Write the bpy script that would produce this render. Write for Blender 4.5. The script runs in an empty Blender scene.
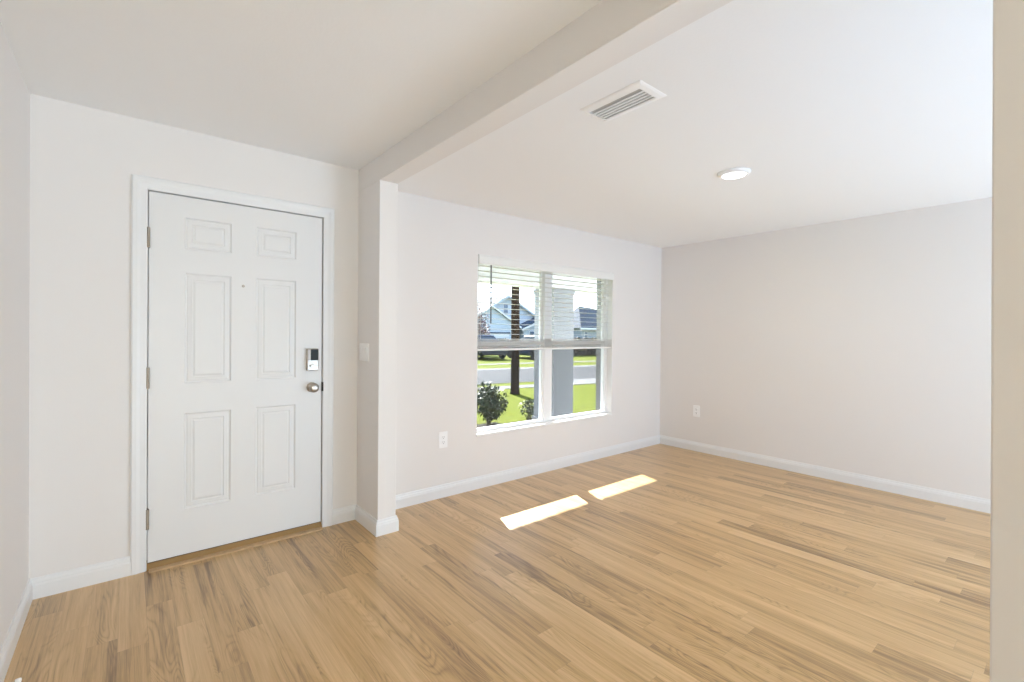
import bpy, bmesh, math, random
from mathutils import Vector, Matrix

random.seed(7)
SC = bpy.context.scene
COL = SC.collection

# ------------------------------------------------------------------ camera
cam_data = bpy.data.cameras.new('camera')
cam = bpy.data.objects.new('camera', cam_data)
COL.objects.link(cam)
F_PX, YAW, PITCH, ROLL, EYE = 467.43, math.radians(39.4468), math.radians(-0.3179), math.radians(0.4784), 1.3037
fw = Vector((math.sin(YAW) * math.cos(PITCH), math.cos(YAW) * math.cos(PITCH), math.sin(PITCH)))
rt = Vector((math.cos(YAW), -math.sin(YAW), 0.0))
up = rt.cross(fw)
r2 = rt * math.cos(ROLL) + up * math.sin(ROLL)
u2 = -rt * math.sin(ROLL) + up * math.cos(ROLL)
rot = Matrix((r2, u2, -fw)).transposed()
cam.matrix_world = Matrix.Translation((0, 0, EYE)) @ rot.to_4x4()
cam_data.sensor_fit = 'HORIZONTAL'
cam_data.sensor_width = 36.0
cam_data.lens = 36.0 * F_PX / 1024.0
cam_data.shift_x = -0.00055
cam_data.shift_y = -0.0043
cam_data.clip_start = 0.02
cam_data.clip_end = 500
SC.camera = cam

# ------------------------------------------------------------------ sky, sun, lights, exposure
SC.view_settings.view_transform = 'Standard'
SC.view_settings.look = 'None'
SC.view_settings.gamma = 1.0
SC.view_settings.use_curve_mapping = False
SC.view_settings.exposure = 0.0
SC.cycles.use_denoising = True
SC.cycles.max_bounces = 12
SC.cycles.diffuse_bounces = 8
SC.cycles.transparent_max_bounces = 16
SC.cycles.sample_clamp_indirect = 8.0

world = bpy.data.worlds.new('sky')
SC.world = world
world.use_nodes = True
wn = world.node_tree
wn.nodes.clear()
w_out = wn.nodes.new('ShaderNodeOutputWorld')
w_bg = wn.nodes.new('ShaderNodeBackground')
w_tc = wn.nodes.new('ShaderNodeTexCoord')
w_sep = wn.nodes.new('ShaderNodeSeparateXYZ')
w_ramp = wn.nodes.new('ShaderNodeValToRGB')
w_ramp.color_ramp.elements[0].position = 0.0
w_ramp.color_ramp.elements[0].color = (0.86, 0.94, 1.0, 1)
w_ramp.color_ramp.elements[1].position = 0.6
w_ramp.color_ramp.elements[1].color = (0.42, 0.62, 1.0, 1)
wn.links.new(w_tc.outputs['Generated'], w_sep.inputs[0])
wn.links.new(w_sep.outputs['Z'], w_ramp.inputs[0])
wn.links.new(w_ramp.outputs[0], w_bg.inputs['Color'])
w_bg.inputs['Strength'].default_value = 5.4
wn.links.new(w_bg.outputs[0], w_out.inputs[0])

sun_data = bpy.data.lights.new('sun', 'SUN')
sun_data.energy = 58.0
sun_data.angle = math.radians(0.5)
sun_data.color = (1.0, 0.97, 0.94)
sun = bpy.data.objects.new('sun', sun_data)
COL.objects.link(sun)
sun.location = (10, 20, 20)
sun.rotation_euler = Vector((-0.37, -1.0, -0.735)).to_track_quat('-Z', 'Y').to_euler()


def area(name, loc, direction, sx, sy, power, color=(1, 1, 1)):
    d = bpy.data.lights.new(name, 'AREA')
    d.shape = 'RECTANGLE'
    d.size, d.size_y, d.energy, d.color = sx, sy, power, color
    o = bpy.data.objects.new(name, d)
    COL.objects.link(o)
    o.location = loc
    o.rotation_euler = Vector(direction).to_track_quat('-Z', 'Z').to_euler()
    return o


# unseen fill lights added behind the camera to brighten the rooms
area('rear_foyer_fill', (0.80, -5.3, 1.2), (0, 1, 0.25), 0.8, 2.1, 36, (1.0, 0.944, 0.861))
area('rear_living_fill', (4.1, -2.5, 0.3), (-0.45, 0.65, 0.6), 2.0, 1.6, 163, (0.607, 0.785, 1.0))
area('side_living_fill', (2.3, -1.3, 0.3), (0, 0.2, 1), 1.4, 1.4, 20, (0.3, 0.6, 1.0))
area('hall_fill', (0.85, -3.6, 0.3), (-0.1, 0.75, 0.7), 0.7, 1.6, 63, (0.778, 0.968, 1.0))

# ------------------------------------------------------------------ dimensions (metres)
WY = 3.219                    # inner face of the front wall
XL, XR = -0.367, 4.962        # left wall, right wall
PX0, PX1, PY = 1.242, 1.368, 2.860   # the divider between foyer and front room
ZF, ZR, ZB = 2.44, 2.353, 2.285      # foyer ceiling, front room ceiling, underside of beam
BACK = -5.5
GRADE = -0.2


# ------------------------------------------------------------------ materials
def mat(name, color=(0.8, 0.8, 0.8), rough=0.5, metal=0.0, spec=0.5, bump=0.0, bump_scale=300, emit=None, estr=0.0, vary=0.0, vary_scale=8):
    m = bpy.data.materials.new(name)
    m.use_nodes = True
    nt = m.node_tree
    b = nt.nodes['Principled BSDF']
    b.inputs['Base Color'].default_value = (*color, 1)
    b.inputs['Roughness'].default_value = rough
    b.inputs['Metallic'].default_value = metal
    b.inputs['Specular IOR Level'].default_value = spec
    if emit:
        b.inputs['Emission Color'].default_value = (*emit, 1)
        b.inputs['Emission Strength'].default_value = estr
    if bump > 0 or vary > 0:
        geo = nt.nodes.new('ShaderNodeTexCoord')
        if bump > 0:
            n = nt.nodes.new('ShaderNodeTexNoise')
            n.inputs['Scale'].default_value = bump_scale
            n.inputs['Detail'].default_value = 3
            bp = nt.nodes.new('ShaderNodeBump')
            bp.inputs['Strength'].default_value = bump
            bp.inputs['Distance'].default_value = 0.002
            nt.links.new(geo.outputs['Object'], n.inputs['Vector'])
            nt.links.new(n.outputs['Fac'], bp.inputs['Height'])
            nt.links.new(bp.outputs['Normal'], b.inputs['Normal'])
        if vary > 0:
            n2 = nt.nodes.new('ShaderNodeTexNoise')
            n2.inputs['Scale'].default_value = vary_scale
            n2.inputs['Detail'].default_value = 6
            r = nt.nodes.new('ShaderNodeValToRGB')
            r.color_ramp.elements[0].position = 0.3
            r.color_ramp.elements[1].position = 0.7
            r.color_ramp.elements[0].color = (*[c * (1 - vary) for c in color], 1)
            r.color_ramp.elements[1].color = (*[min(1, c * (1 + vary)) for c in color], 1)
            nt.links.new(geo.outputs['Object'], n2.inputs['Vector'])
            nt.links.new(n2.outputs['Fac'], r.inputs[0])
            nt.links.new(r.outputs[0], b.inputs['Base Color'])
    return m


def glass_mat():
    m = bpy.data.materials.new('window_glass')
    m.use_nodes = True
    nt = m.node_tree
    nt.nodes.clear()
    out = nt.nodes.new('ShaderNodeOutputMaterial')
    mix = nt.nodes.new('ShaderNodeMixShader')
    fr = nt.nodes.new('ShaderNodeFresnel')
    fr.inputs['IOR'].default_value = 1.25
    tr = nt.nodes.new('ShaderNodeBsdfTransparent')
    tr.inputs['Color'].default_value = (0.97, 0.985, 0.98, 1)
    gl = nt.nodes.new('ShaderNodeBsdfGlossy')
    gl.inputs['Roughness'].default_value = 0.0
    nt.links.new(fr.outputs[0], mix.inputs[0])
    nt.links.new(tr.outputs[0], mix.inputs[1])
    nt.links.new(gl.outputs[0], mix.inputs[2])
    nt.links.new(mix.outputs[0], out.inputs[0])
    return m


def screen_mat():
    m = bpy.data.materials.new('insect_mesh')
    m.use_nodes = True
    nt = m.node_tree
    nt.nodes.clear()
    out = nt.nodes.new('ShaderNodeOutputMaterial')
    mix = nt.nodes.new('ShaderNodeMixShader')
    mix.inputs[0].default_value = 0.33
    tr = nt.nodes.new('ShaderNodeBsdfTransparent')
    df = nt.nodes.new('ShaderNodeBsdfDiffuse')
    df.inputs['Color'].default_value = (0.03, 0.03, 0.032, 1)
    nt.links.new(tr.outputs[0], mix.inputs[1])
    nt.links.new(df.outputs[0], mix.inputs[2])
    nt.links.new(mix.outputs[0], out.inputs[0])
    return m


def floor_mat():
    """Light oak laminate: planks along Y, 0.10 m wide and about a metre long, staggered."""
    m = bpy.data.materials.new('oak_laminate')
    m.use_nodes = True
    nt = m.node_tree
    L = nt.links.new
    b = nt.nodes['Principled BSDF']

    def node(t, **kw):
        n = nt.nodes.new(t)
        for k, v in kw.items():
            setattr(n, k, v)
        return n

    def math_(op, a, c=None):
        n = node('ShaderNodeMath', operation=op)
        for i, v in enumerate((a, c)):
            if v is None:
                continue
            if isinstance(v, (int, float)):
                n.inputs[i].default_value = v
            else:
                L(v, n.inputs[i])
        return n.outputs[0]

    tc = node('ShaderNodeTexCoord')
    sep = node('ShaderNodeSeparateXYZ')
    L(tc.outputs['Object'], sep.inputs[0])
    X, Y = sep.outputs['X'], sep.outputs['Y']
    W, LEN = 0.100, 1.05
    xs = math_('DIVIDE', math_('ADD', X, 20.03), W)
    col = math_('FLOOR', xs)
    fx = math_('FRACT', xs)
    wn1 = node('ShaderNodeTexWhiteNoise', noise_dimensions='1D')
    L(col, wn1.inputs['W'])
    ys = math_('ADD', math_('DIVIDE', math_('ADD', Y, 20.0), LEN), wn1.outputs['Value'])
    row = math_('FLOOR', ys)
    fy = math_('FRACT', ys)
    idv = node('ShaderNodeCombineXYZ')
    L(col, idv.inputs[0])
    L(row, idv.inputs[1])
    wn2 = node('ShaderNodeTexWhiteNoise', noise_dimensions='3D')
    L(idv.outputs[0], wn2.inputs['Vector'])
    rnd = wn2.outputs['Value']
    rsep = node('ShaderNodeSeparateColor')
    L(wn2.outputs['Color'], rsep.inputs[0])
    # per-plank shifted coordinates
    shift = node('ShaderNodeCombineXYZ')
    L(math_('MULTIPLY', rsep.outputs[0], 37.0), shift.inputs[0])
    L(math_('MULTIPLY', rsep.outputs[1], 53.0), shift.inputs[1])
    pos = node('ShaderNodeCombineXYZ')
    L(X, pos.inputs[0])
    L(Y, pos.inputs[1])
    addv = node('ShaderNodeVectorMath', operation='ADD')
    L(pos.outputs[0], addv.inputs[0])
    L(shift.outputs[0], addv.inputs[1])

    def noise(sx, sy, detail, rough=0.55, dist=0.0):
        mp = node('ShaderNodeMapping')
        mp.inputs['Scale'].default_value = (sx, sy, 1)
        L(addv.outputs[0], mp.inputs['Vector'])
        n = node('ShaderNodeTexNoise', noise_dimensions='2D')
        n.inputs['Scale'].default_value = 1.0
        n.inputs['Detail'].default_value = detail
        n.inputs['Roughness'].default_value = rough
        n.inputs['Distortion'].default_value = dist
        L(mp.outputs[0], n.inputs['Vector'])
        return n.outputs['Fac']

    broad = noise(13.0, 0.75, 2, 0.5, 0.5)       # wide soft streaks
    streak = noise(55.0, 1.5, 4, 0.62, 0.4)      # narrow streaks
    fine = noise(300.0, 7.0, 3, 0.6, 0.0)        # pores
    # cathedral figure: contour lines of a stretched noise
    figure = noise(9.0, 1.5, 1.5, 0.45, 0.5)
    rings = math_('ABSOLUTE', math_('SUBTRACT', math_('FRACT', math_('MULTIPLY', figure, 15.0)), 0.5))
    rings = math_('POWER', math_('MULTIPLY', rings, 2.0), 2.2)
    mask = node('ShaderNodeMapRange')
    mask.inputs['From Min'].default_value = 0.47
    mask.inputs['From Max'].default_value = 0.60
    L(noise(6.0, 0.8, 2, 0.5, 0.0), mask.inputs['Value'])
    rings = math_('MULTIPLY', rings, mask.outputs[0])
    dark = node('ShaderNodeMapRange')
    dark.inputs['From Min'].default_value = 0.56
    dark.inputs['From Max'].default_value = 0.74
    L(noise(34.0, 1.1, 4, 0.6, 0.6), dark.inputs['Value'])

    v = math_('MULTIPLY', math_('SUBTRACT', broad, 0.5), 0.80)
    v = math_('ADD', v, math_('MULTIPLY', math_('SUBTRACT', streak, 0.5), 0.85))
    v = math_('ADD', v, math_('MULTIPLY', math_('SUBTRACT', fine, 0.5), 0.45))
    v = math_('SUBTRACT', v, math_('MULTIPLY', rings, 0.30))
    v = math_('SUBTRACT', v, math_('MULTIPLY', dark.outputs[0], 0.30))
    v = math_('ADD', v, math_('MULTIPLY', math_('SUBTRACT', rnd, 0.5), 0.40))
    v = math_('ADD', v, 0.60)
    ramp = node('ShaderNodeValToRGB')
    e = ramp.color_ramp.elements
    e[0].position, e[0].color = 0.0, FLOOR_DARK
    e[1].position, e[1].color = 1.0, FLOOR_LIGHT
    mid = ramp.color_ramp.elements.new(0.5)
    mid.color = FLOOR_MID
    L(v, ramp.inputs[0])
    # hairline joints
    ex = math_('MINIMUM', fx, math_('SUBTRACT', 1.0, fx))
    ey = math_('MINIMUM', fy, math_('SUBTRACT', 1.0, fy))
    jx = math_('LESS_THAN', ex, 0.006)
    jy = math_('LESS_THAN', ey, 0.0009)
    joint = math_('MAXIMUM', jx, jy)
    mixc = node('ShaderNodeMix', data_type='RGBA')
    L(math_('MULTIPLY', joint, 0.22), mixc.inputs[0])
    L(ramp.outputs[0], mixc.inputs[6])
    mixc.inputs[7].default_value = (0.14, 0.085, 0.045, 1)
    L(mixc.outputs[2], b.inputs['Base Color'])
    rr = math_('ADD', 0.33, math_('MULTIPLY', fine, 0.10))
    L(rr, b.inputs['Roughness'])
    b.inputs['Specular IOR Level'].default_value = 0.6
    b.inputs['Coat Weight'].default_value = 0.8
    b.inputs['Coat Roughness'].default_value = 0.36
    bp = node('ShaderNodeBump')
    bp.inputs['Strength'].default_value = 0.15
    bp.inputs['Distance'].default_value = 0.001
    L(math_('SUBTRACT', fine, math_('MULTIPLY', joint, 1.0)), bp.inputs['Height'])
    L(bp.outputs['Normal'], b.inputs['Normal'])
    return m


FLOOR_DARK = (0.20, 0.10, 0.024, 1)
FLOOR_MID = (0.545, 0.335, 0.125, 1)
FLOOR_LIGHT = (0.72, 0.485, 0.235, 1)

M = {
    'wall': mat('greige_paint', (0.835, 0.81, 0.79), 0.75, spec=0.2, bump=0.12, bump_scale=160),
    'ceil': mat('ceiling_paint', (0.91, 0.91, 0.91), 0.85, spec=0.15, bump=0.25, bump_scale=90),
    'white': mat('white_semigloss', (0.84, 0.845, 0.85), 0.35, spec=0.4),
    'door': mat('door_paint', (0.82, 0.82, 0.815), 0.38, spec=0.4),
    'vinyl': mat('white_vinyl', (0.88, 0.88, 0.88), 0.35),
    'blind': mat('blind_white', (0.86, 0.86, 0.84), 0.45),
    'slat': mat('slat_white_shaded', (0.76, 0.75, 0.72), 0.45),  # blind white toned down; shade of the hanging slats is in the colour
    'insect': screen_mat(),
    'cord': mat('cord_white', (0.75, 0.75, 0.73), 0.8),
    'wand': mat('wand_plastic', (0.10, 0.10, 0.11), 0.25),
    'nickel': mat('satin_nickel', (0.50, 0.46, 0.41), 0.30, metal=1.0),
    'hinge': mat('aged_nickel', (0.34, 0.30, 0.25), 0.45, metal=0.7),
    'darkmetal': mat('dark_latch', (0.03, 0.027, 0.025), 0.4, metal=0.6),
    'screen': mat('black_gloss', (0.035, 0.045, 0.05), 0.08),
    'bronze': mat('bronze_threshold', (0.36, 0.22, 0.085), 0.45, metal=0.1),
    'oaktrim': mat('oak_reducer', (0.50, 0.33, 0.18), 0.45, vary=0.15, vary_scale=20),
    'plastic': mat('white_plastic', (0.95, 0.95, 0.95), 0.3),
    'slot': mat('slot_dark', (0.10, 0.10, 0.10), 0.6),
    'grille': mat('vent_white', (0.94, 0.94, 0.94), 0.45),
    'duct': mat('duct_grey', (0.60, 0.60, 0.60), 0.7),
    'lamp': mat('lamp_diffuser', (0.95, 0.95, 0.95), 0.5, emit=(1.0, 0.98, 0.95), estr=3.0),
    'glass': glass_mat(),
    'floor': floor_mat(),
    'stucco': mat('grey_stucco', (0.2819, 0.2871, 0.2923), 0.9, spec=0.1, bump=0.5, bump_scale=120),
    'soffit': mat('porch_white', (0.6024, 0.5983, 0.5698), 0.7),
    'concrete': mat('concrete', (0.1312, 0.1295, 0.1257), 0.9, spec=0.1, vary=0.06, vary_scale=3),
    'asphalt': mat('asphalt', (0.03421, 0.03707, 0.04087), 0.9, spec=0.1, vary=0.08, vary_scale=4),
    'porchslab': mat('porch_slab', (0.3888, 0.3985, 0.4082), 0.8, spec=0.1),
    'lawn': mat('lawn_grass', (0.08525, 0.1026, 0.001069), 0.95, spec=0.05, bump=1.0, bump_scale=60, vary=0.28, vary_scale=14),
    'mulch': mat('bark_mulch', (0.01331, 0.009979, 0.008554), 0.95, spec=0.05, bump=1.0, bump_scale=60, vary=0.5, vary_scale=40),
    'bark': mat('tree_bark', (0.02138, 0.01331, 0.008554), 0.95, spec=0.05, bump=1.0, bump_scale=40, vary=0.4, vary_scale=25),
    'leaf': mat('glossy_leaf', (0.0288, 0.04752, 0.0072), 0.5, spec=0.3, vary=0.75, vary_scale=14),
    'hedge': mat('dark_hedge_leaf', (0.005702, 0.01045, 0.004752), 0.6, vary=0.5, vary_scale=5),
    'pinkleaf': mat('pink_bloom_leaf', (0.09504, 0.04039, 0.03564), 0.7, vary=0.6, vary_scale=6),
    'stem': mat('shrub_stem', (0.04277, 0.02851, 0.01663), 0.9),
    'siding': mat('blue_white_siding', (0.288, 0.324, 0.36), 0.8, spec=0.1),
    'siding_b': mat('grey_blue_siding', (0.1944, 0.2232, 0.252), 0.8, spec=0.1),
    'trimwhite': mat('house_trim', (0.4039, 0.4087, 0.4134), 0.7),
    'slate': mat('slate_blue_shingle', (0.02138, 0.03564, 0.05702), 0.8, spec=0.1, vary=0.2, vary_scale=5),
    'shingle': mat('grey_shingle', (0.04039, 0.0499, 0.06178), 0.9, spec=0.1, vary=0.12, vary_scale=5),
    'pane': mat('house_window_pane', (0.03, 0.06, 0.10), 0.15),
    'carpaint': mat('dark_car_paint', (0.012, 0.016, 0.03), 0.25),
    'carblue': mat('navy_car_paint', (0.014, 0.03, 0.075), 0.3),
    'carglass': mat('car_glass', (0.015, 0.02, 0.025), 0.45, spec=0.25),
    'tyre': mat('tyre_rubber', (0.012, 0.012, 0.012), 0.8),
    'tail': mat('tail_lamp', (0.20, 0.01, 0.01), 0.3),
}


# ------------------------------------------------------------------ helpers
def new_obj(name, bm, material, parent=None, smooth=False, bevel=0.0, kind=None):
    bmesh.ops.recalc_face_normals(bm, faces=bm.faces[:])
    me = bpy.data.meshes.new(name)
    bm.to_mesh(me)
    bm.free()
    if material is not None:
        for mm in (material if isinstance(material, (list, tuple)) else [material]):
            me.materials.append(mm)
    o = bpy.data.objects.new(name, me)
    COL.objects.link(o)
    if parent is not None:
        o.parent = parent
        o.matrix_parent_inverse = parent_world(parent).inverted()
    if smooth:
        for p in me.polygons:
            p.use_smooth = True
    if bevel > 0:
        md = o.modifiers.new('edge', 'BEVEL')
        md.width, md.segments, md.limit_method = bevel, 2, 'ANGLE'
    if kind:
        o['kind'] = kind
    return o


def parent_world(p):
    mats = []
    while p is not None:
        mats.append(p.matrix_parent_inverse @ p.matrix_basis if p.parent else p.matrix_basis.copy())
        p = p.parent
    out = Matrix.Identity(4)
    for mm in reversed(mats):
        out = out @ mm
    return out


def root(name, loc, label=None, cat=None, group=None, kind=None):
    o = bpy.data.objects.new(name, None)
    o.empty_display_size = 0.1
    COL.objects.link(o)
    o.location = loc
    tag(o, label, cat, group, kind)
    return o


def tag(o, label=None, cat=None, group=None, kind=None):
    if label: o['label'] = label
    if cat: o['category'] = cat
    if group: o['group'] = group
    if kind: o['kind'] = kind
    return o


def box(bm, x0, x1, y0, y1, z0, z1, mi=0):
    vs = [bm.verts.new(p) for p in ((x0, y0, z0), (x1, y0, z0), (x1, y1, z0), (x0, y1, z0),
                                    (x0, y0, z1), (x1, y0, z1), (x1, y1, z1), (x0, y1, z1))]
    for idx in ((0, 3, 2, 1), (4, 5, 6, 7), (0, 1, 5, 4), (1, 2, 6, 5), (2, 3, 7, 6), (3, 0, 4, 7)):
        f = bm.faces.new([vs[i] for i in idx])
        f.material_index = mi
    return vs


def boxes(*bs):
    bm = bmesh.new()
    for b in bs:
        box(bm, *b)
    return bm


def rot_box(bm, center, size, rotm):
    c = Vector(center)
    hx, hy, hz = [s / 2 for s in size]
    vs = box(bm, -hx, hx, -hy, hy, -hz, hz)
    for v in vs:
        v.co = rotm @ v.co + c
    return vs


def poly_prism(bm, pts0, pts1, mi=0):
    """closed solid between two matching 3-D loops"""
    a = [bm.verts.new(p) for p in pts0]
    c = [bm.verts.new(p) for p in pts1]
    n = len(a)
    fs = [bm.faces.new(a[::-1]), bm.faces.new(c)]
    for i in range(n):
        fs.append(bm.faces.new((a[i], a[(i + 1) % n], c[(i + 1) % n], c[i])))
    for f in fs:
        f.material_index = mi


def tube(bm, pts, rads, seg=12, cap=True):
    rings = []
    pts = [Vector(p) for p in pts]
    for i, p in enumerate(pts):
        d = (pts[min(i + 1, len(pts) - 1)] - pts[max(i - 1, 0)]).normalized()
        a = d.orthogonal().normalized() if i == 0 else (rings_ax - d * rings_ax.dot(d)).normalized()
        rings_ax = a
        b = d.cross(a)
        r = rads[i] if isinstance(rads, (list, tuple)) else rads
        rings.append([bm.verts.new(p + (a * math.cos(t) + b * math.sin(t)) * r)
                      for t in [2 * math.pi * k / seg for k in range(seg)]])
    for i in range(len(rings) - 1):
        for k in range(seg):
            bm.faces.new((rings[i][k], rings[i][(k + 1) % seg], rings[i + 1][(k + 1) % seg], rings[i + 1][k]))
    if cap:
        bm.faces.new(rings[0][::-1])
        bm.faces.new(rings[-1])


def lathe(bm, origin, axis, prof, seg=32):
    """prof: (distance along axis, radius)"""
    ax = Vector(axis).normalized()
    a = ax.orthogonal().normalized()
    b = ax.cross(a)
    o = Vector(origin)
    rings = []
    for h, r in prof:
        if r < 1e-6:
            rings.append([bm.verts.new(o + ax * h)])
        else:
            rings.append([bm.verts.new(o + ax * h + (a * math.cos(t) + b * math.sin(t)) * r)
                          for t in [2 * math.pi * k / seg for k in range(seg)]])
    for i in range(len(rings) - 1):
        p, q = rings[i], rings[i + 1]
        for k in range(seg):
            k2 = (k + 1) % seg
            if len(p) == 1 and len(q) == 1:
                continue
            if len(p) == 1:
                bm.faces.new((p[0], q[k], q[k2]))
            elif len(q) == 1:
                bm.faces.new((p[k], p[k2], q[0]))
            else:
                bm.faces.new((p[k], p[k2], q[k2], q[k]))


def wall_with_holes(bm, x0, x1, z0, z1, y0, y1, holes):
    """slab in the XZ plane with rectangular holes (hx0, hx1, hz0, hz1)"""
    xs = sorted({x0, x1, *[h[0] for h in holes], *[h[1] for h in holes]})
    zs = sorted({z0, z1, *[h[2] for h in holes], *[h[3] for h in holes]})

    def solid(i, k):
        if i < 0 or k < 0 or i >= len(xs) - 1 or k >= len(zs) - 1:
            return False
        cx, cz = (xs[i] + xs[i + 1]) / 2, (zs[k] + zs[k + 1]) / 2
        return not any(h[0] < cx < h[1] and h[2] < cz < h[3] for h in holes)

    cache = {}

    def v(x, y, z):
        key = (round(x, 5), round(y, 5), round(z, 5))
        if key not in cache:
            cache[key] = bm.verts.new((x, y, z))
        return cache[key]

    for i in range(len(xs) - 1):
        for k in range(len(zs) - 1):
            if not solid(i, k):
                continue
            a, b, c, d = xs[i], xs[i + 1], zs[k], zs[k + 1]
            bm.faces.new((v(a, y0, c), v(b, y0, c), v(b, y0, d), v(a, y0, d)))
            bm.faces.new((v(a, y1, c), v(a, y1, d), v(b, y1, d), v(b, y1, c)))
            if not solid(i - 1, k): bm.faces.new((v(a, y0, c), v(a, y0, d), v(a, y1, d), v(a, y1, c)))
            if not solid(i + 1, k): bm.faces.new((v(b, y0, c), v(b, y1, c), v(b, y1, d), v(b, y0, d)))
            if not solid(i, k - 1): bm.faces.new((v(a, y0, c), v(a, y1, c), v(b, y1, c), v(b, y0, c)))
            if not solid(i, k + 1): bm.faces.new((v(a, y0, d), v(b, y0, d), v(b, y1, d), v(a, y1, d)))


# ------------------------------------------------------------------ room shell
new_obj('floor', boxes((XL - 0.1, XR + 0.1, -5.5, WY + 0.02, -0.08, 0.0)), M['floor'], kind='structure')

WIN = (2.262, 4.050, 0.446, 1.975)
DOOR = (0.066, 1.020, 0.0, 2.086)
bm = bmesh.new()
wall_with_holes(bm, XL - 0.10, XR + 0.10, -0.08, 2.62, WY, 3.362, [WIN, DOOR])
new_obj('wall_front', bm, M['wall'], kind='structure')
bm = bmesh.new()
wall_with_holes(bm, XL - 0.10, XR + 0.30, -0.25, 2.62, 3.362, 3.470,
                [(2.235, 4.080, 0.430, 2.000), (0.05, 1.035, -0.02, 2.10)])
new_obj('wall_exterior', bm, M['stucco'], kind='structure')

new_obj('wall_left', boxes((XL - 0.10, XL, -5.5, WY, -0.08, 2.62)), M['wall'], kind='structure')
new_obj('wall_right', boxes((XR, XR + 0.10, BACK - 0.1, WY, -0.08, 2.62)), M['wall'], kind='structure')
new_obj('wall_back', boxes((PX1, XR + 0.1, BACK - 0.1, BACK, -0.08, 2.62), (XL - 0.1, PX1, -5.6, -5.5, -0.08, 2.62)),
        M['wall'], kind='structure')
# divider: pier on the front wall, beam, and the pier beside the camera
new_obj('wall_pier', boxes((PX0, PX1, PY, WY, 0.0, ZB)), M['wall'], kind='structure', bevel=0.004)
new_obj('ceiling_beam', boxes((PX0, PX1, 0.108, WY, ZB, 2.62)), M['wall'], kind='structure', bevel=0.004)
bm = bmesh.new()      # its free end stands a few millimetres out of plumb
poly_prism(bm, [(PX0, -5.5, 0), (PX0, 0.0975, 0), (PX0, 0.1145, 2.62), (PX0, -5.5, 2.62)],
           [(PX1, -5.5, 0), (PX1, 0.0975, 0), (PX1, 0.1145, 2.62), (PX1, -5.5, 2.62)])
new_obj('wall_near', bm, M['wall'], kind='structure', bevel=0.003)
new_obj('ceiling_foyer', boxes((XL, PX0, -5.5, WY, ZF, 2.62)), M['ceil'], kind='structure')
new_obj('ceiling_room', boxes((PX1, XR, BACK, WY, ZR, 2.62)), M['ceil'], kind='structure')

# ------------------------------------------------------------------ baseboards
BP = [(0.0, 0.0), (0.015, 0.0), (0.015, 0.066), (0.0125, 0.074), (0.0125, 0.080), (0.008, 0.088), (0.006, 0.100), (0.0, 0.100)]


def base_run(name, pts, i0, i1):
    """baseboard along segments i0..i1 of a plan polyline, room on the right hand, mitred at its corners"""
    P = [Vector((p[0], p[1])) for p in pts]

    def nrm(i):
        d = (P[i + 1] - P[i]).normalized()
        return Vector((d.y, -d.x))

    def off(i, t):
        if i == 0: return P[0] + nrm(0) * t
        if i == len(P) - 1: return P[-1] + nrm(i - 1) * t
        a, b = nrm(i - 1), nrm(i)
        return P[i] + (a + b) * (t / (1 + a.dot(b)))

    bm = bmesh.new()
    rings = []
    for i in range(i0, i1 + 1):
        rings.append([bm.verts.new((*off(i, t), z)) for t, z in BP])
    n = len(BP)
    for a, b in zip(rings, rings[1:]):
        for k in range(n):
            bm.faces.new((a[k], a[(k + 1) % n], b[(k + 1) % n], b[k]))
    bm.faces.new(rings[0])
    bm.faces.new(rings[-1][::-1])
    return new_obj(name, bm, M['white'], kind='structure')


PA = [(XL, -5.5), (XL, WY), (0.016, WY)]
base_run('baseboard_left', PA, 0, 1)
base_run('baseboard_front', PA, 1, 2)
PB = [(1.074, WY), (PX0, WY), (PX0, PY), (PX1, PY), (PX1, WY), (XR, WY), (XR, BACK)]
base_run('baseboard_foyer', PB, 0, 1)
base_run('baseboard_pier', PB, 1, 4)
base_run('baseboard_window', PB, 4, 5)
base_run('baseboard_right', PB, 5, 6)

# ------------------------------------------------------------------ front door (fixed joinery of the room)
door = root('door_1', (0.543, WY, 0), kind='structure')
DX0, DX1, DZ0, DZ1 = 0.0860, 1.0000, 0.038, 2.0635
DY = WY + 0.004


def casing_bm():
    prof = [(0.0, 0.0), (0.0, 0.010), (0.006, 0.013), (0.030, 0.014), (0.045, 0.018), (0.062, 0.018), (0.069, 0.012), (0.069, 0.0)]
    x0, x1, z1 = 0.081, 1.005, 2.0685
    bm = bmesh.new()
    rings = []
    for j in range(4):
        ring = []
        for o, t in prof:
            x = (x0 - o) if j < 2 else (x1 + o)
            z = 0.0 if j in (0, 3) else z1 + o
            ring.append(bm.verts.new((x, WY - t, z)))
        rings.append(ring)
    n = len(prof)
    for a, b in zip(rings, rings[1:]):
        for k in range(n):
            bm.faces.new((a[k], a[(k + 1) % n], b[(k + 1) % n], b[k]))
    bm.faces.new(rings[0])
    bm.faces.new(rings[-1])
    return bm


new_obj('door_casing', casing_bm(), M['white'], door)
# jambs and stop inside the opening
new_obj('door_jamb', boxes((DOOR[0], 0.081, WY + 0.001, 3.36, 0.0, 2.07), (1.005, DOOR[1], WY + 0.001, 3.36, 0.0, 2.07),
                           (DOOR[0], DOOR[1], WY + 0.001, 3.36, 2.070, DOOR[3]),
                           (0.081, 0.100, DY + 0.047, DY + 0.065, 0.034, 2.07), (0.986, 1.005, DY + 0.047, DY + 0.065, 0.034, 2.07),
                           (0.100, 0.986, DY + 0.047, DY + 0.065, 2.050, 2.07)), M['white'], door)


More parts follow.
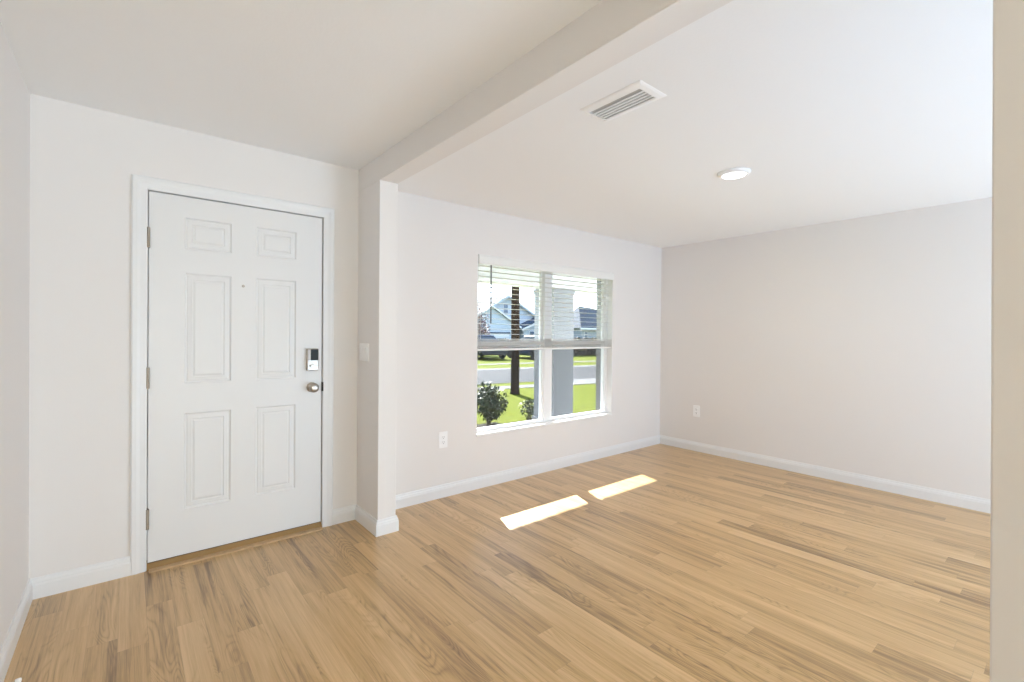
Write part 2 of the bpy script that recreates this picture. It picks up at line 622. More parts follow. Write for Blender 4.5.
def door_slab():
    bm = bmesh.new()
    cols = [(0.248, 0.476), (0.608, 0.838)]
    rows = [(0.294, 0.838), (1.009, 1.633), (1.770, 1.947)]
    holes = [(c[0], c[1], r[0], r[1]) for c in cols for r in rows]
    xs = sorted({DX0, DX1, *[h[0] for h in holes], *[h[1] for h in holes]})
    zs = sorted({DZ0, DZ1, *[h[2] for h in holes], *[h[3] for h in holes]})
    for i in range(len(xs) - 1):
        for k in range(len(zs) - 1):
            cx, cz = (xs[i] + xs[i + 1]) / 2, (zs[k] + zs[k + 1]) / 2
            if any(h[0] < cx < h[1] and h[2] < cz < h[3] for h in holes):
                continue
            a, b, c, d = xs[i], xs[i + 1], zs[k], zs[k + 1]
            bm.faces.new([bm.verts.new(p) for p in ((a, DY, c), (b, DY, c), (b, DY, d), (a, DY, d))])
    prof = [(0.0, 0.0), (0.004, 0.007), (0.010, 0.009), (0.016, 0.006), (0.034, 0.0035), (0.037, 0.007), (0.041, 0.007), (0.050, 0.003)]
    for x0, x1, z0, z1 in holes:
        rings = []
        for ins, dep in prof:
            rings.append([bm.verts.new(p) for p in ((x0 + ins, DY + dep, z0 + ins), (x1 - ins, DY + dep, z0 + ins),
                                                    (x1 - ins, DY + dep, z1 - ins), (x0 + ins, DY + dep, z1 - ins))])
        for a, b in zip(rings, rings[1:]):
            for k in range(4):
                bm.faces.new((a[k], a[(k + 1) % 4], b[(k + 1) % 4], b[k]))
        bm.faces.new(rings[-1])
    bmesh.ops.remove_doubles(bm, verts=bm.verts[:], dist=1e-5)
    # back and edges
    y1 = DY + 0.045
    c = [bm.verts.new(p) for p in ((DX0, y1, DZ0), (DX1, y1, DZ0), (DX1, y1, DZ1), (DX0, y1, DZ1))]
    f4 = [bm.verts.new(p) for p in ((DX0, DY, DZ0), (DX1, DY, DZ0), (DX1, DY, DZ1), (DX0, DY, DZ1))]
    bm.faces.new(c)
    for k in range(4):
        bm.faces.new((f4[k], f4[(k + 1) % 4], c[(k + 1) % 4], c[k]))
    return bm


leaf = new_obj('door_leaf', door_slab(), M['door'], door)

for z0, z1 in ((1.759, 1.862), (0.994, 1.102), (0.227, 0.331)):
    bm = boxes((0.0795, 0.0865, DY - 0.004, DY + 0.02, z0, z1))
    tube(bm, [(0.0835, DY - 0.010, z0 - 0.003), (0.0835, DY - 0.010, z1 + 0.003)], 0.0085, 12)
    new_obj('hinge', bm, M['hinge'], door)

# knob: rose, neck and ball
KX, KZ = 0.938, 0.942
bm = bmesh.new()
lathe(bm, (KX, DY, KZ), (0, -1, 0), [(0.0, 0.0), (0.0, 0.033), (0.004, 0.033), (0.008, 0.029), (0.010, 0.014), (0.028, 0.012),
                                     (0.032, 0.020), (0.038, 0.027), (0.047, 0.031), (0.056, 0.030), (0.062, 0.024), (0.065, 0.013), (0.066, 0.0)])
new_obj('door_knob', bm, M['nickel'], door, smooth=True)
# keypad deadbolt interior housing
LX0, LX1, LZ0, LZ1 = 0.901, 0.974, 1.052, 1.196
bm = boxes((LX0, LX1, DY - 0.026, DY, LZ0, LZ1))
lock = new_obj('deadbolt_lock', bm, M['nickel'], door, bevel=0.005)
bm = boxes((LX0 + 0.022, LX1 - 0.003, DY - 0.0285, DY - 0.025, LZ0 + 0.068, LZ1 - 0.004))
tag(new_obj('battery_cover', bm, M['screen'], lock, bevel=0.002), label='glossy black battery cover')
bm = boxes((LX0 + 0.005, LX0 + 0.020, DY - 0.0275, DY - 0.025, LZ0 + 0.068, LZ1 - 0.004))
new_obj('side_panel', bm, M['duct'], lock, bevel=0.002)
bm = bmesh.new()
lathe(bm, ((LX0 + LX1) / 2, DY - 0.025, LZ0 + 0.033), (0, -1, 0), [(0, 0), (0, 0.016), (0.004, 0.015), (0.005, 0.0)], 24)
box(bm, (LX0 + LX1) / 2 - 0.017, (LX0 + LX1) / 2 + 0.017, DY - 0.046, DY - 0.028, LZ0 + 0.029, LZ0 + 0.037)
new_obj('thumb_turn', bm, M['nickel'], lock)
# latch in the gap, peephole
new_obj('latch', boxes((0.9995, 1.0085, DY - 0.017, DY + 0.02, 0.912, 0.972)), M['darkmetal'], door, bevel=0.002)
bm = bmesh.new()
lathe(bm, (0.5385, DY, 1.580), (0, -1, 0), [(0, 0), (0, 0.0085), (0.002, 0.008), (0.003, 0.005), (0.001, 0.0)], 20)
new_obj('peephole', bm, M['nickel'], door, smooth=True)
# threshold under the slab and the oak strip in front of it
bm = bmesh.new()
poly_prism(bm, [(0.082, 3.205, 0.0), (0.082, 3.205, 0.012), (0.082, 3.226, 0.032), (0.082, 3.36, 0.034), (0.082, 3.36, 0.0)],
           [(1.004, 3.205, 0.0), (1.004, 3.205, 0.012), (1.004, 3.226, 0.032), (1.004, 3.36, 0.034), (1.004, 3.36, 0.0)])
new_obj('threshold', bm, M['bronze'], door)
bm = bmesh.new()
poly_prism(bm, [(0.090, 3.168, 0.0), (0.090, 3.172, 0.006), (0.090, 3.185, 0.009), (0.090, 3.204, 0.010), (0.090, 3.204, 0.0)],
           [(0.998, 3.168, 0.0), (0.998, 3.172, 0.006), (0.998, 3.185, 0.009), (0.998, 3.204, 0.010), (0.998, 3.204, 0.0)])
new_obj('reducer_strip', bm, M['oaktrim'], door)
new_obj('bottom_sweep', boxes((DX0, DX1, DY + 0.006, DY + 0.04, 0.0335, DZ0)), M['darkmetal'], door)

# ------------------------------------------------------------------ window
win = root('window_1', (3.156, WY, 0.446), kind='structure')
new_obj('window_sill', boxes((WIN[0], WIN[1], WY - 0.008, 3.300, 0.4375, 0.4545)), M['vinyl'], win, bevel=0.003)
FY0, FY1 = 3.292, 3.360
new_obj('bright_reveal_liner', boxes((WIN[0], WIN[0] + 0.006, WY + 0.001, 3.292, 0.4545, WIN[3]), (WIN[1] - 0.006, WIN[1], WY + 0.001, 3.292, 0.4545, WIN[3]),
                             (WIN[0] + 0.006, WIN[1] - 0.006, WY + 0.001, 3.292, WIN[3] - 0.003, WIN[3])), M['vinyl'], win)  # white liners added over the drywall returns; their brightness in light is painted in
X0, X1, Z0, Z1 = WIN[0], WIN[1], 0.4545, WIN[3]
MX0, MX1 = 3.084, 3.222
new_obj('window_frame', boxes((X0, X0 + 0.018, FY0, FY1, Z0, Z1), (X1 - 0.018, X1, FY0, FY1, Z0, Z1),
                              (X0 + 0.018, X1 - 0.018, FY0, FY1, Z1 - 0.03, Z1), (X0 + 0.018, X1 - 0.018, FY0, FY1, Z0, Z0 + 0.014),
                              (MX0 + 0.022, MX1 - 0.022, FY0 - 0.004, FY1, Z0 + 0.014, Z1 - 0.03)), M['vinyl'], win, bevel=0.002)
for a, b in ((X0 + 0.018, MX0 + 0.022), (MX1 - 0.022, X1 - 0.018)):
    for z0, z1, y0, nm in ((Z0 + 0.014, 1.235, FY0 + 0.006, 'lower_sash'), (1.198, Z1 - 0.03, FY0 + 0.036, 'upper_sash')):
        s = 0.017
        y1 = y0 + 0.026
        rb = 0.016 if nm == 'lower_sash' else s
        bm = boxes((a, a + s, y0, y1, z0, z1), (b - s, b, y0, y1, z0, z1),
                   (a + s, b - s, y0, y1, z0, z0 + rb), (a + s, b - s, y0, y1, z1 - s - 0.012, z1))
        sash = new_obj(nm, bm, M['vinyl'], win)
        if nm == 'lower_sash':
            tag(new_obj('insect_screen', boxes((a + 0.006, b - 0.006, 3.3625, 3.3632, Z0 + 0.010, 1.215)), M['insect'], win), label='fine grey insect mesh')
        new_obj('glass_pane', boxes((a + s - 0.004, b - s + 0.004, y0 + 0.011, y0 + 0.015, z0 + rb - 0.004, z1 - s - 0.008)), M['glass'], sash)

# ------------------------------------------------------------------ blind
blind = root('window_blind', (3.156, 3.25, 1.97), 'white horizontal slat blind half raised inside the front window', 'window blind')
BX0, BX1 = 2.272, 4.040
new_obj('headrail', boxes((BX0, BX1, 3.226, 3.280, 1.928, 1.968)), M['blind'], blind)
bm = bmesh.new()
vp = [(3.2235, 1.893), (3.205, 1.893), (3.202, 1.900), (3.202, 1.957), (3.206, 1.966), (3.212, 1.972), (3.2235, 1.972)]
poly_prism(bm, [(BX0 - 0.003, y, z) for y, z in vp], [(BX1 + 0.003, y, z) for y, z in vp])
new_obj('valance', bm, M['blind'], blind)


def slat_bm(zc, tilt, hw=0.0245):
    bm = bmesh.new()
    n = 5
    top, bot = [], []
    for i in range(n + 1):
        u = -1 + 2 * i / n
        crown = 0.0010 * (1 - u * u)
        y = hw * u
        for lst, dz in ((top, 0.0009), (bot, -0.0009)):
            yy = y * math.cos(tilt) - (crown + dz) * math.sin(tilt)
            zz = y * math.sin(tilt) + (crown + dz) * math.cos(tilt)
            lst.append((3.252 + yy, zc + zz))
    loop = bot + top[::-1]
    poly_prism(bm, [(BX0 + 0.006, y, z) for y, z in loop], [(BX1 - 0.006, y, z) for y, z in loop])
    return bm


NS = 14
for i in range(NS):
    new_obj('slat', slat_bm(1.885 - 0.0450 * i, math.radians(-0.5)), M['slat'], blind)
for i in range(15):
    o_ = new_obj('slat', slat_bm(1.258 - 0.0053 * i + random.uniform(-0.0006, 0.0006), math.radians(random.uniform(-1, 1))), M['blind'], blind)  # stacked slats take the lighter white to offset the shade in the stack
new_obj('bottom_rail', boxes((BX0 + 0.004, BX1 - 0.004, 3.227, 3.277, 1.158, 1.177)), M['blind'], blind, bevel=0.003)
for cx in (2.300, 3.036, 3.93):
    bm = bmesh.new()
    for y in (3.2262, 3.2778):
        box(bm, cx - 0.0045, cx - 0.0025, y - 0.0008, y + 0.0008, 1.165, 1.93)
        box(bm, cx + 0.0025, cx + 0.0045, y - 0.0008, y + 0.0008, 1.165, 1.93)
    box(bm, cx - 0.0012, cx + 0.0012, 3.250, 3.2524, 1.165, 1.93)
    new_obj('ladder_cord', bm, M['cord'], blind)
bm = bmesh.new()
tube(bm, [(2.402, 3.217, 1.910), (2.402, 3.215, 1.89), (2.402, 3.215, 1.400), (2.402, 3.215, 1.392)], [0.004, 0.0058, 0.0062, 0.0045], 10)
tag(new_obj('tilt_wand', bm, M['wand'], blind), label='thin dark tilt wand')

# ------------------------------------------------------------------ outlets and switch


def outlet(name, loc, normal, w, h, label):
    r = root(name, loc, label, 'power outlet')
    nrm = Vector(normal)
    side = Vector((0, 0, 1)).cross(nrm)
    R = Matrix((side, Vector((0, 0, 1)), nrm)).transposed()
    c = Vector(loc)
    bm = bmesh.new()
    rot_box(bm, c + nrm * 0.003, (w, h, 0.006), R)
    new_obj('cover_plate', bm, M['plastic'], r, bevel=0.0025)
    for s in (-1, 1):
        bm = bmesh.new()
        rot_box(bm, c + nrm * 0.0065 + Vector((0, 0, s * 0.020)), (0.034, 0.029, 0.003), R)
        f = new_obj('socket', bm, M['plastic'], r, bevel=0.001)
        bm = bmesh.new()
        for q in (-1, 1):
            rot_box(bm, c + nrm * 0.0081 + Vector((0, 0, s * 0.020 + 0.004)) + side * q * 0.0064, (0.0025, 0.009, 0.0006), R)
        rot_box(bm, c + nrm * 0.0081 + Vector((0, 0, s * 0.020 - 0.008)), (0.005, 0.005, 0.0006), R)
        new_obj('socket_slots', bm, M['slot'], f)
    return r


outlet('power_outlet', (1.940, WY, 0.457), (0, -1, 0), 0.078, 0.128, 'white duplex outlet on the wall below and left of the window')
outlet('power_outlet', (XR, 2.748, 0.450), (-1, 0, 0), 0.078, 0.128, 'white duplex outlet on the long plain right wall')

sw = root('light_switch', (PX0, 3.090, 1.172), 'white rocker light switch on the pier beside the front door', 'light switch')
bm = boxes((PX0 - 0.006, PX0, 3.012, 3.168, 1.113, 1.231))
new_obj('cover_plate', bm, M['plastic'], sw, bevel=0.0025)
for yc in (3.136, 3.090, 3.044):
    bm = bmesh.new()
    poly_prism(bm, [(PX0 - 0.0055, yc - 0.0165, 1.139), (PX0 - 0.0075, yc - 0.0165, 1.139), (PX0 - 0.012, yc - 0.0165, 1.205), (PX0 - 0.0055, yc - 0.0165, 1.205)],
               [(PX0 - 0.0055, yc + 0.0165, 1.139), (PX0 - 0.0075, yc + 0.0165, 1.139), (PX0 - 0.012, yc + 0.0165, 1.205), (PX0 - 0.0055, yc + 0.0165, 1.205)])
    new_obj('rocker', bm, M['plastic'], sw)

# ------------------------------------------------------------------ ceiling vent and light
vent = root('ceiling_vent', (1.72, 1.33, ZR), 'white rectangular louvred air vent in the ceiling near the beam', 'air vent')
VX0, VX1, VY0, VY1 = 1.624, 1.816, 1.160, 1.495
IX0, IX1, IY0, IY1 = 1.664, 1.788, 1.193, 1.474
bm = bmesh.new()
rings = []
for a, b, c, d, z in ((VX0, VX1, VY0, VY1, ZR), (VX0, VX1, VY0, VY1, ZR - 0.002), (VX0 + 0.010, VX1 - 0.010, VY0 + 0.010, VY1 - 0.010, ZR - 0.006),
                      (IX0, IX1, IY0, IY1, ZR - 0.010), (IX0 + 0.001, IX1 - 0.001, IY0 + 0.001, IY1 - 0.001, ZR)):
    rings.append([bm.verts.new((x, y, z)) for x, y in ((a, c), (b, c), (b, d), (a, d))])
for a, b in zip(rings, rings[1:]):
    for k in range(4):
        bm.faces.new((a[k], a[(k + 1) % 4], b[(k + 1) % 4], b[k]))
new_obj('frame', bm, M['grille'], vent)
new_obj('duct_backing', boxes((IX0, IX1, IY0, IY1, ZR - 0.0015, ZR)), M['duct'], vent)
for i in range(5):
    xc = IX0 + 0.032 + i * 0.0215
    bm = bmesh.new()
    rot_box(bm, (xc, (IY0 + IY1) / 2, ZR - 0.0085), (0.0110, IY1 - IY0 - 0.002, 0.0030), Matrix.Rotation(math.radians(-8), 3, 'Y'))
    new_obj('louver', bm, M['grille'], vent)

cl = root('ceiling_light', (3.005, 1.425, ZR), 'round white disc light glowing on the ceiling', 'ceiling light')
bm = bmesh.new()
lathe(bm, (3.005, 1.425, ZR), (0, 0, -1), [(0, 0.0), (0, 0.098), (0.006, 0.098), (0.018, 0.088), (0.022, 0.078), (0.020, 0.074), (0.012, 0.072), (0.012, 0.0)], 48)
new_obj('trim_ring', bm, M['plastic'], cl, smooth=True)
bm = bmesh.new()
lathe(bm, (3.005, 1.425, ZR), (0, 0, -1), [(0.0125, 0.0), (0.0125, 0.0715), (0.019, 0.070), (0.022, 0.055), (0.023, 0.0)], 48)
new_obj('diffuser', bm, M['lamp'], cl, smooth=True)
ld = bpy.data.lights.new('disc_light', 'AREA')
ld.shape, ld.size, ld.energy, ld.color = 'DISK', 0.14, 8, (1.0, 0.66, 0.25)
lo = bpy.data.objects.new('disc_light', ld)
COL.objects.link(lo)
lo.location = (3.005, 1.425, ZR - 0.026)

# door stop on the left baseboard (only its tip reaches the frame)
ds = root('door_stop', (XL + 0.015, 2.400, 0.05), 'spring door stop with white tip on the left baseboard', 'door stop')
bm = bmesh.new()
tube(bm, [(XL + 0.015, 2.400, 0.05), (XL + 0.020, 2.400, 0.05)], 0.011, 16)
pts = [(XL + 0.020 + 0.042 * t / 90, 2.400 + 0.005 * math.cos(t * 0.7), 0.05 + 0.005 * math.sin(t * 0.7)) for t in range(91)]
tube(bm, pts, 0.0009, 5)
new_obj('spring', bm, M['nickel'], ds, smooth=True)
bm = bmesh.new()
lathe(bm, (XL + 0.060, 2.400, 0.05), (1, 0, 0), [(0, 0), (0, 0.008), (0.012, 0.0085), (0.016, 0.006), (0.017, 0)], 16)
new_obj('tip', bm, M['plastic'], ds, smooth=True)

# ------------------------------------------------------------------ outside: porch
new_obj('porch_floor', boxes((-1.5, 9.0, 3.47, 5.25, GRADE - 0.05, GRADE + 0.08)), M['porchslab'], kind='structure')
new_obj('porch_ceiling', boxes((-1.5, 9.0, 3.47, 5.05, 2.42, 2.62)), M['soffit'], kind='structure')
new_obj('porch_beam', boxes((-1.5, 9.0, 4.76, 5.09, 1.972, 2.42), (-1.5, 9.0, 5.09, 5.24, 2.10, 2.50)), M['soffit'], kind='structure')
PFX, PFY, PW = 4.699, 4.785, 0.415
bm = boxes((PFX, PFX + PW, PFY, PFY + PW, GRADE + 0.08, 1.972), (PFX, PFX + PW, 5.09, PFY + PW, 1.972, 2.10),
           (PFX - 0.02, PFX + PW + 0.02, PFY - 0.02, PFY + PW + 0.02, GRADE + 0.08, 0.08),
           (PFX - 0.012, PFX + PW + 0.012, PFY - 0.012, PFY + PW + 0.012, 1.90, 1.972))
new_obj('porch_pillar', bm, M['stucco'], kind='structure', bevel=0.006)

# ------------------------------------------------------------------ outside: ground
SL = -0.16


def strip(bm, ya, yb, xa, xb, z0, z1):
    """ground strip between the lines Y = ya + SL*X and Y = yb + SL*X"""
    a = [(xa, ya + SL * xa, z0), (xb, ya + SL * xb, z0), (xb, yb + SL * xb, z0), (xa, yb + SL * xa, z0)]
    poly_prism(bm, a, [(x, y, z1) for x, y, _ in a])


bm = boxes((-60, 160, 3.47, 220, GRADE - 0.3, GRADE))
new_obj('lawn', bm, M['lawn'], kind='structure')
bm = boxes((1.0, 4.75, 5.25, 6.22, GRADE, GRADE + 0.03), (4.75, 8.5, 5.25, 6.02, GRADE, GRADE + 0.03))
new_obj('mulch_bed', bm, M['mulch'], kind='structure')
bm = bmesh.new()
strip(bm, 11.23, 11.82, -40, 120, GRADE, GRADE + 0.012)
strip(bm, 11.82, 12.55, 10.9, 16.5, GRADE, GRADE + 0.012)
new_obj('sidewalk', bm, M['concrete'], kind='structure')
bm = bmesh.new()
strip(bm, 12.55, 17.35, -40, 120, GRADE, GRADE + 0.006)
new_obj('road', bm, M['asphalt'], kind='structure')
bm = bmesh.new()
strip(bm, 17.35, 18.05, -40, 120, GRADE, GRADE + 0.012)
strip(bm, 20.3, 21.0, -40, 120, GRADE, GRADE + 0.012)
new_obj('far_sidewalk', bm, M['concrete'], kind='structure')

# ------------------------------------------------------------------ outside: plants


def leaf_quad(bm, p, d, n, L, W):
    d = d.normalized()
    s = d.cross(n).normalized()
    n = s.cross(d)
    a = bm.verts.new(p)
    b1 = bm.verts.new(p + d * L * 0.45 + s * W * 0.5 + n * L * 0.05)
    b2 = bm.verts.new(p + d * L * 0.45 - s * W * 0.5 + n * L * 0.05)
    m = bm.verts.new(p + d * L * 0.5 + n * L * 0.0)
    t = bm.verts.new(p + d * L - n * L * 0.12)
    bm.faces.new((a, b1, m)); bm.faces.new((a, m, b2)); bm.faces.new((m, b1, t)); bm.faces.new((m, t, b2))


def rand_dir():
    while True:
        v = Vector((random.uniform(-1, 1), random.uniform(-1, 1), random.uniform(-1, 1)))
        if 0.05 < v.length < 1:
            return v.normalized()


def shrub(name, loc, rad, height, nleaf, L, W, material, label, cat='shrub', nstem=9, base=0.02, trunk=None):
    r = root(name, loc, label, cat)
    o = Vector(loc)
    bm = bmesh.new()
    for i in range(nstem):
        a = 2 * math.pi * i / nstem + random.uniform(-.3, .3)
        k = random.uniform(0.2, 0.75)
        top = o + Vector((math.cos(a) * rad * k, math.sin(a) * rad * k, height * random.uniform(0.6, 0.92)))
        midp = o + Vector((math.cos(a) * rad * k * 0.35, math.sin(a) * rad * k * 0.35, height * 0.4))
        b0 = o + Vector((math.cos(a) * 0.02, math.sin(a) * 0.02, 0))
        tube(bm, [b0, midp, top], [rad * 0.035, rad * 0.025, rad * 0.012], 5)
    if trunk:
        tube(bm, [o, o + Vector((0.02, 0, trunk))], [0.05, 0.04], 8)
    new_obj('stems', bm, M['stem'], r)
    bm = bmesh.new()
    lumps = [(Vector((random.uniform(-.5, .5) * rad, random.uniform(-.5, .5) * rad, height * random.uniform(0.22, 0.78))), random.uniform(0.42, 0.62)) for _ in range(8)]
    lumps.append((Vector((0, 0, height * 0.52)), 0.75))
    for i in range(nleaf):
        c, s = random.choice(lumps)
        d = rand_dir()
        q = random.uniform(0.45, 1.0) ** 0.5
        p = c + Vector((d.x * rad * s, d.y * rad * s, d.z * height * 0.5 * s)) * q
        if p.z < base:
            p.z = base + random.uniform(0, 0.1) * height
        dd = (d + rand_dir() * 0.8 + Vector((0, 0, -0.2)))
        leaf_quad(bm, o + p, dd, (d + Vector((0, 0, 0.8)) + rand_dir() * 0.4), L * random.uniform(0.7, 1.2), W * random.uniform(0.8, 1.2))
    new_obj('foliage', bm, material, r)
    return r


shrub('garden_shrub', (4.50, 6.06, GRADE + 0.03), 0.30, 0.68, 1500, 0.080, 0.036, M['leaf'], 'leafy green garden shrub growing in the mulch at the left of the window view')
shrub('garden_shrub', (5.20, 5.86, GRADE + 0.03), 0.15, 0.38, 320, 0.065, 0.030, M['leaf'], 'small green shrub growing beside the grey porch pillar')

# tree trunk on the lawn; its crown is far above the view
bm = bmesh.new()
tp = [(7.495, 9.0, GRADE - 0.02), (7.495, 9.0, GRADE + 0.06)] + [(7.495 + 0.006 * math.sin(i), 9.0, GRADE + 0.3 + 0.42 * i) for i in range(15)]
tr_ = [0.135, 0.115] + [0.105 + 0.003 * math.sin(i * 2.3) for i in range(15)]
tube(bm, tp, tr_, 18)
tag(new_obj('tree_trunk', bm, M['bark'], smooth=True), 'straight dark brown tree trunk standing on the front lawn', 'tree')

shrub('flowering_tree', (19.05, 26.7, GRADE), 0.66, 3.35, 1300, 0.16, 0.09, M['pinkleaf'], 'pinkish leafed small tree by the pale house across the street', 'tree', base=0.9, trunk=1.4)


def hedge(name, pts, half, height, n, label):
    r = root(name, (pts[0][0], pts[0][1], GRADE), label, 'hedge')
    bm = bmesh.new()
    for i in range(n):
        t = random.random()
        p = Vector((*Vector(pts[0]).lerp(Vector(pts[1]), t), GRADE))
        d = rand_dir()
        p += Vector((d.x * half, d.y * half, height * (0.5 + 0.5 * d.z)))
        leaf_quad(bm, p, d + rand_dir() * 0.7, d + Vector((0, 0, 0.7)), 0.26, 0.15)
    new_obj('foliage', bm, M['hedge'], r)
    a, b = Vector(pts[0]), Vector(pts[1])
    for i in range(9):
        p = a.lerp(b, (i + 0.5) / 9)
        bm = bmesh.new()
        tube(bm, [(p.x, p.y, GRADE), (p.x + 0.05, p.y, GRADE + height * 0.7)], [0.06, 0.03], 6)
        new_obj('stem', bm, M['stem'], r)
    return r


hedge('garden_hedge', ((16.2, 28.7), (22.2, 27.7)), 0.5, 1.0, 2600, 'dark hedge behind the parked cars across the street')
hedge('garden_hedge', ((22.6, 23.6), (28.6, 22.4)), 0.55, 1.15, 3200, 'dark low hedge along the lawn to the right of the porch pillar')


# ------------------------------------------------------------------ outside: houses
NN = math.hypot(1, SL)
TT = Vector((1, SL, 0)) / NN
NV = Vector((-SL, 1, 0)) / NN


def fp(D, s, z):
    """point on a facade plane parallel to the street: D = distance line, s along it"""
    return NV * (D / NN) + TT * s + Vector((0, 0, z))


def fac_prism(bm, D0, D1, pts, mi=0):
    poly_prism(bm, [fp(D0, s, z) for s, z in pts], [fp(D1, s, z) for s, z in pts], mi)


def siding_mat(m):
    nt = m.node_tree
    b = nt.nodes['Principled BSDF']
    tc = nt.nodes.new('ShaderNodeTexCoord')
    wv = nt.nodes.new('ShaderNodeTexWave')
    wv.wave_type, wv.bands_direction, wv.wave_profile = 'BANDS', 'Z', 'SAW'
    wv.inputs['Scale'].default_value = 1.6
    bp = nt.nodes.new('ShaderNodeBump')
    bp.inputs['Strength'].default_value = 0.6
    bp.inputs['Distance'].default_value = 0.02
    nt.links.new(tc.outputs['Object'], wv.inputs['Vector'])
    nt.links.new(wv.outputs['Fac'], bp.inputs['Height'])
    nt.links.new(bp.outputs['Normal'], b.inputs['Normal'])


siding_mat(M['siding'])
siding_mat(M['siding_b'])


def gable_roof(bm, D0, D1, sa, apex_s, apex_z, eave_dz_l, sb, eave_dz_r, th=0.14):
    zl, zr = apex_z - eave_dz_l, apex_z - eave_dz_r
    fac_prism(bm, D0, D1, [(sa, zl), (apex_s, apex_z), (apex_s, apex_z + th), (sa, zl + th)])
    fac_prism(bm, D0, D1, [(apex_s, apex_z), (sb, zr), (sb, zr + th), (apex_s, apex_z + th)])


def house_window(D, s0, s1, z0, z1, parent):
    b = boxes()
    fac_prism(b, D - 0.05, D, [(s0 - 0.06, z0 - 0.06), (s1 + 0.06, z0 - 0.06), (s1 + 0.06, z1 + 0.06), (s0 - 0.06, z1 + 0.06)])
    f = new_obj('window_surround', b, M['trimwhite'], parent)
    zm = (z0 + z1) / 2
    b = bmesh.new()
    for a, c in ((z0, zm - 0.03), (zm + 0.03, z1)):
        fac_prism(b, D - 0.07, D - 0.045, [(s0, a), (s1, a), (s1, c), (s0, c)])
    new_obj('pane', b, M['pane'], f)


h1 = root('house', tuple(fp(44, 24.8, GRADE)), 'pale blue gabled house with a garage across the street', 'house')
bm = bmesh.new()
fac_prism(bm, 44, 54, [(19.3, GRADE), (30.2, GRADE), (30.2, 2.15), (24.77, 5.30), (19.3, 2.10)])
new_obj('main_wall', bm, M['siding'], h1)
bm = bmesh.new()
gable_roof(bm, 43.7, 54.4, 18.9, 24.77, 5.32, 3.45, 30.7, 3.49)
new_obj('roof', bm, M['shingle'], h1)
bm = bmesh.new()
fac_prism(bm, 43.62, 43.7, [(18.9, 1.75), (24.77, 5.20), (24.77, 5.44), (18.9, 2.0)])
fac_prism(bm, 43.62, 43.7, [(24.77, 5.20), (30.7, 1.71), (30.7, 1.96), (24.77, 5.44)])
new_obj('rake_board', bm, M['siding'], h1)
house_window(44, 24.32, 24.80, 3.56, 4.48, h1)
# garage wing
bm = bmesh.new()
fac_prism(bm, 42.6, 44, [(19.0, GRADE), (25.35, GRADE), (25.35, 2.03), (22.15, 4.05), (19.0, 2.03)])
new_obj('garage_wall', bm, M['siding'], h1)
bm = bmesh.new()
gable_roof(bm, 42.4, 44, 18.7, 22.15, 4.08, 2.18, 25.6, 2.19, 0.1)
new_obj('garage_roof', bm, M['slate'], h1)
bm = bmesh.new()
fac_prism(bm, 42.34, 42.42, [(18.7, 1.86), (22.15, 4.02), (22.15, 4.22), (18.7, 2.05)])
fac_prism(bm, 42.34, 42.42, [(22.15, 4.02), (25.6, 1.85), (25.6, 2.05), (22.15, 4.22)])
new_obj('garage_rake', bm, M['trimwhite'], h1)
bm = bmesh.new()
for k in range(4):
    fac_prism(bm, 42.55, 42.62, [(21.3, GRADE + 0.02 + k * 0.39), (24.2, GRADE + 0.02 + k * 0.39), (24.2, GRADE + 0.38 + k * 0.39), (21.3, GRADE + 0.38 + k * 0.39)])
new_obj('garage_door', bm, M['trimwhite'], h1)
bm = bmesh.new()
fac_prism(bm, 42.50, 42.60, [(21.2, 1.36), (24.3, 1.36), (24.3, 1.47), (21.2, 1.47)])
new_obj('garage_lintel', bm, M['slate'], h1)
# porch wing on the right
bm = bmesh.new()
fac_prism(bm, 42.6, 44, [(26.0, GRADE), (33.0, GRADE), (33.0, 1.9), (29.6, 3.35), (26.0, 1.85)])
new_obj('wing_wall', bm, M['siding'], h1)
bm = bmesh.new()
gable_roof(bm, 42.3, 48, 25.6, 29.6, 3.42, 1.70, 33.4, 1.62, 0.34)
new_obj('wing_roof', bm, M['slate'], h1)
bm = bmesh.new()
fac_prism(bm, 42.24, 42.32, [(25.6, 1.62), (29.6, 3.30), (29.6, 3.52), (25.6, 1.84)])
fac_prism(bm, 42.24, 42.32, [(29.6, 3.30), (33.4, 1.70), (33.4, 1.92), (29.6, 3.52)])
new_obj('wing_rake', bm, M['trimwhite'], h1)
house_window(42.6, 26.75, 27.25, 1.02, 1.58, h1)

h2 = root('house', tuple(fp(37, 36, GRADE)), 'house with a large grey hipped roof seen right of the porch pillar', 'house')
bm = bmesh.new()
fac_prism(bm, 37.4, 41.7, [(29.7, GRADE), (43.6, GRADE), (43.6, 1.95), (29.7, 1.95)])
new_obj('wall', bm, M['siding_b'], h2)
bm = bmesh.new()
e = [fp(37, 29.25, 1.95), fp(37, 44.2, 1.95), fp(42.1, 44.2, 1.95), fp(42.1, 29.25, 1.95)]
ev = [bm.verts.new(p) for p in e]
ra, rb = bm.verts.new(fp(39.6, 31.0, 4.27)), bm.verts.new(fp(39.8, 32.6, 4.2))
for f in ((ev[0], ev[1], rb, ra), (ev[1], ev[2], rb), (ev[2], ev[3], ra, rb), (ev[3], ev[0], ra), (ev[3], ev[2], ev[1], ev[0])):
    bm.faces.new(f)
new_obj('roof', bm, M['shingle'], h2)
bm = bmesh.new()
fac_prism(bm, 36.92, 37.02, [(29.15, 1.80), (44.3, 1.80), (44.3, 1.98), (29.15, 1.98)])
new_obj('fascia', bm, M['trimwhite'], h2)
house_window(37.4, 30.0, 30.35, 1.05, 1.55, h2)


# ------------------------------------------------------------------ outside: parked cars


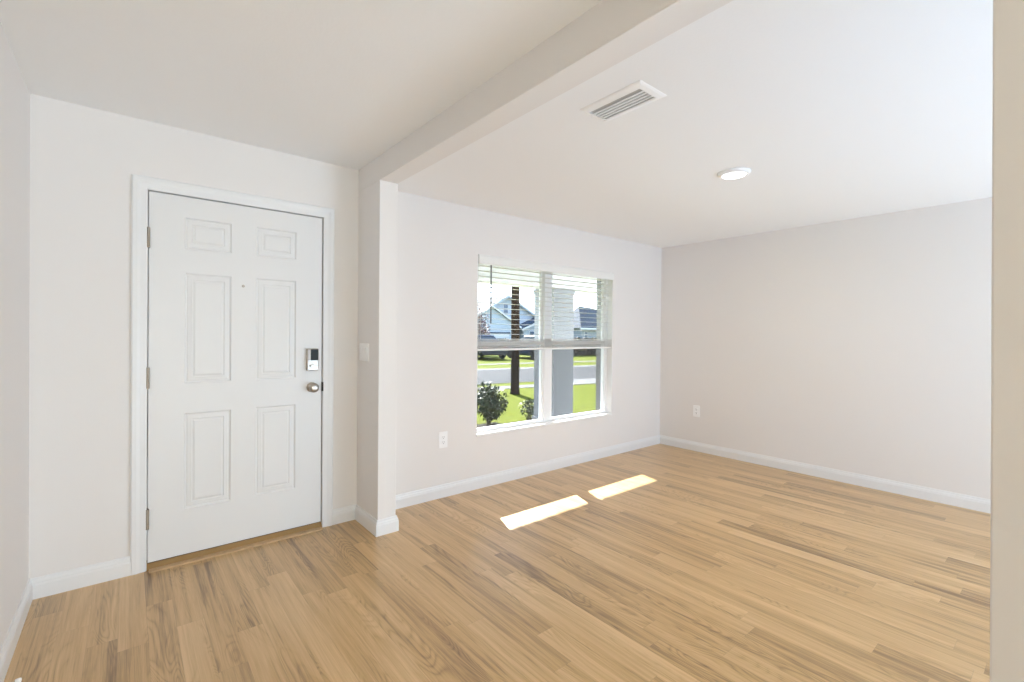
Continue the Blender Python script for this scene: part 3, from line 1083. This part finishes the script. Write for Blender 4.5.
def car(name, D, s, label, paint, w=1.85, length=4.5):
    """saloon parked end-on to the street, tail towards it"""
    r = root(name, tuple(fp(D + length / 2, s, GRADE)), label, 'car')

    def P(u, a, z):
        return fp(D + u, s + a, GRADE + z)

    sec = [(0.00, 0.30, 0.80, 0.86), (0.12, 0.26, 0.95, 0.92), (0.9, 0.22, 0.98, 0.925), (2.6, 0.22, 0.95, 0.925), (3.9, 0.24, 0.82, 0.90), (4.4, 0.30, 0.62, 0.80), (4.5, 0.36, 0.55, 0.70)]
    bm = bmesh.new()
    rings = []
    for u, z0, z1, hw in sec:
        rings.append([bm.verts.new(P(u, a, z)) for a, z in ((-hw * .9, z0), (-hw, z0 + .15), (-hw, z1 - .18), (-hw * .86, z1), (hw * .86, z1), (hw, z1 - .18), (hw, z0 + .15), (hw * .9, z0))])
    for p, q in zip(rings, rings[1:]):
        for k in range(8):
            bm.faces.new((p[k], p[(k + 1) % 8], q[(k + 1) % 8], q[k]))
    bm.faces.new(rings[0]); bm.faces.new(rings[-1][::-1])
    new_obj('body', bm, paint, r, smooth=False, bevel=0.03)
    bm = bmesh.new()
    cab = [(0.75, 0.95, 0.78), (1.35, 1.36, 0.60), (2.35, 1.38, 0.60), (3.25, 0.93, 0.78)]
    lo = [bm.verts.new(P(u, a, 0.93)) for u, a in ((0.75, -.80), (3.25, -.80), (3.25, .80), (0.75, .80))]
    hi = [bm.verts.new(P(u, a, 1.37)) for u, a in ((1.35, -.60), (2.35, -.60), (2.35, .60), (1.35, .60))]
    for k in range(4):
        bm.faces.new((lo[k], lo[(k + 1) % 4], hi[(k + 1) % 4], hi[k]))
    bm.faces.new(lo[::-1])
    bm.faces.new(hi)
    new_obj('windows', bm, M['carglass'], r)
    bm = bmesh.new()
    poly_prism(bm, [P(1.30, -.63, 1.365), P(2.40, -.63, 1.365), P(2.40, .63, 1.365), P(1.30, .63, 1.365)],
               [P(1.36, -.58, 1.41), P(2.34, -.58, 1.41), P(2.34, .58, 1.41), P(1.36, .58, 1.41)])
    new_obj('roof_panel', bm, paint, r)
    for a in (-1, 1):
        bm = bmesh.new()
        poly_prism(bm, [P(-0.02, a * .82, .66), P(-0.02, a * .50, .66), P(-0.02, a * .50, .80), P(-0.02, a * .82, .80)],
                   [P(0.06, a * .82, .66), P(0.06, a * .50, .66), P(0.06, a * .50, .80), P(0.06, a * .82, .80)])
        new_obj('tail_light', bm, M['tail'], r)
        for u in (0.85, 3.65):
            bm = bmesh.new()
            lathe(bm, P(u, a * 0.92 - (0.11 if a > 0 else -0.11) - 0.11 * a + 0.11 * a, 0.32), TT * a, [(0, 0), (0, .30), (.04, .32), (.16, .32), (.20, .29), (.20, .18), (.19, 0)], 20)
            new_obj('wheel', bm, M['tyre'], r)
    return r


car('parked_car', 24.0, 12.75, 'dark parked car at the left beyond the street, tail to the road', M['carpaint'])
car('parked_car', 22.2, 15.7, 'dark blue parked car between the tree trunk and the porch pillar', M['carblue'])
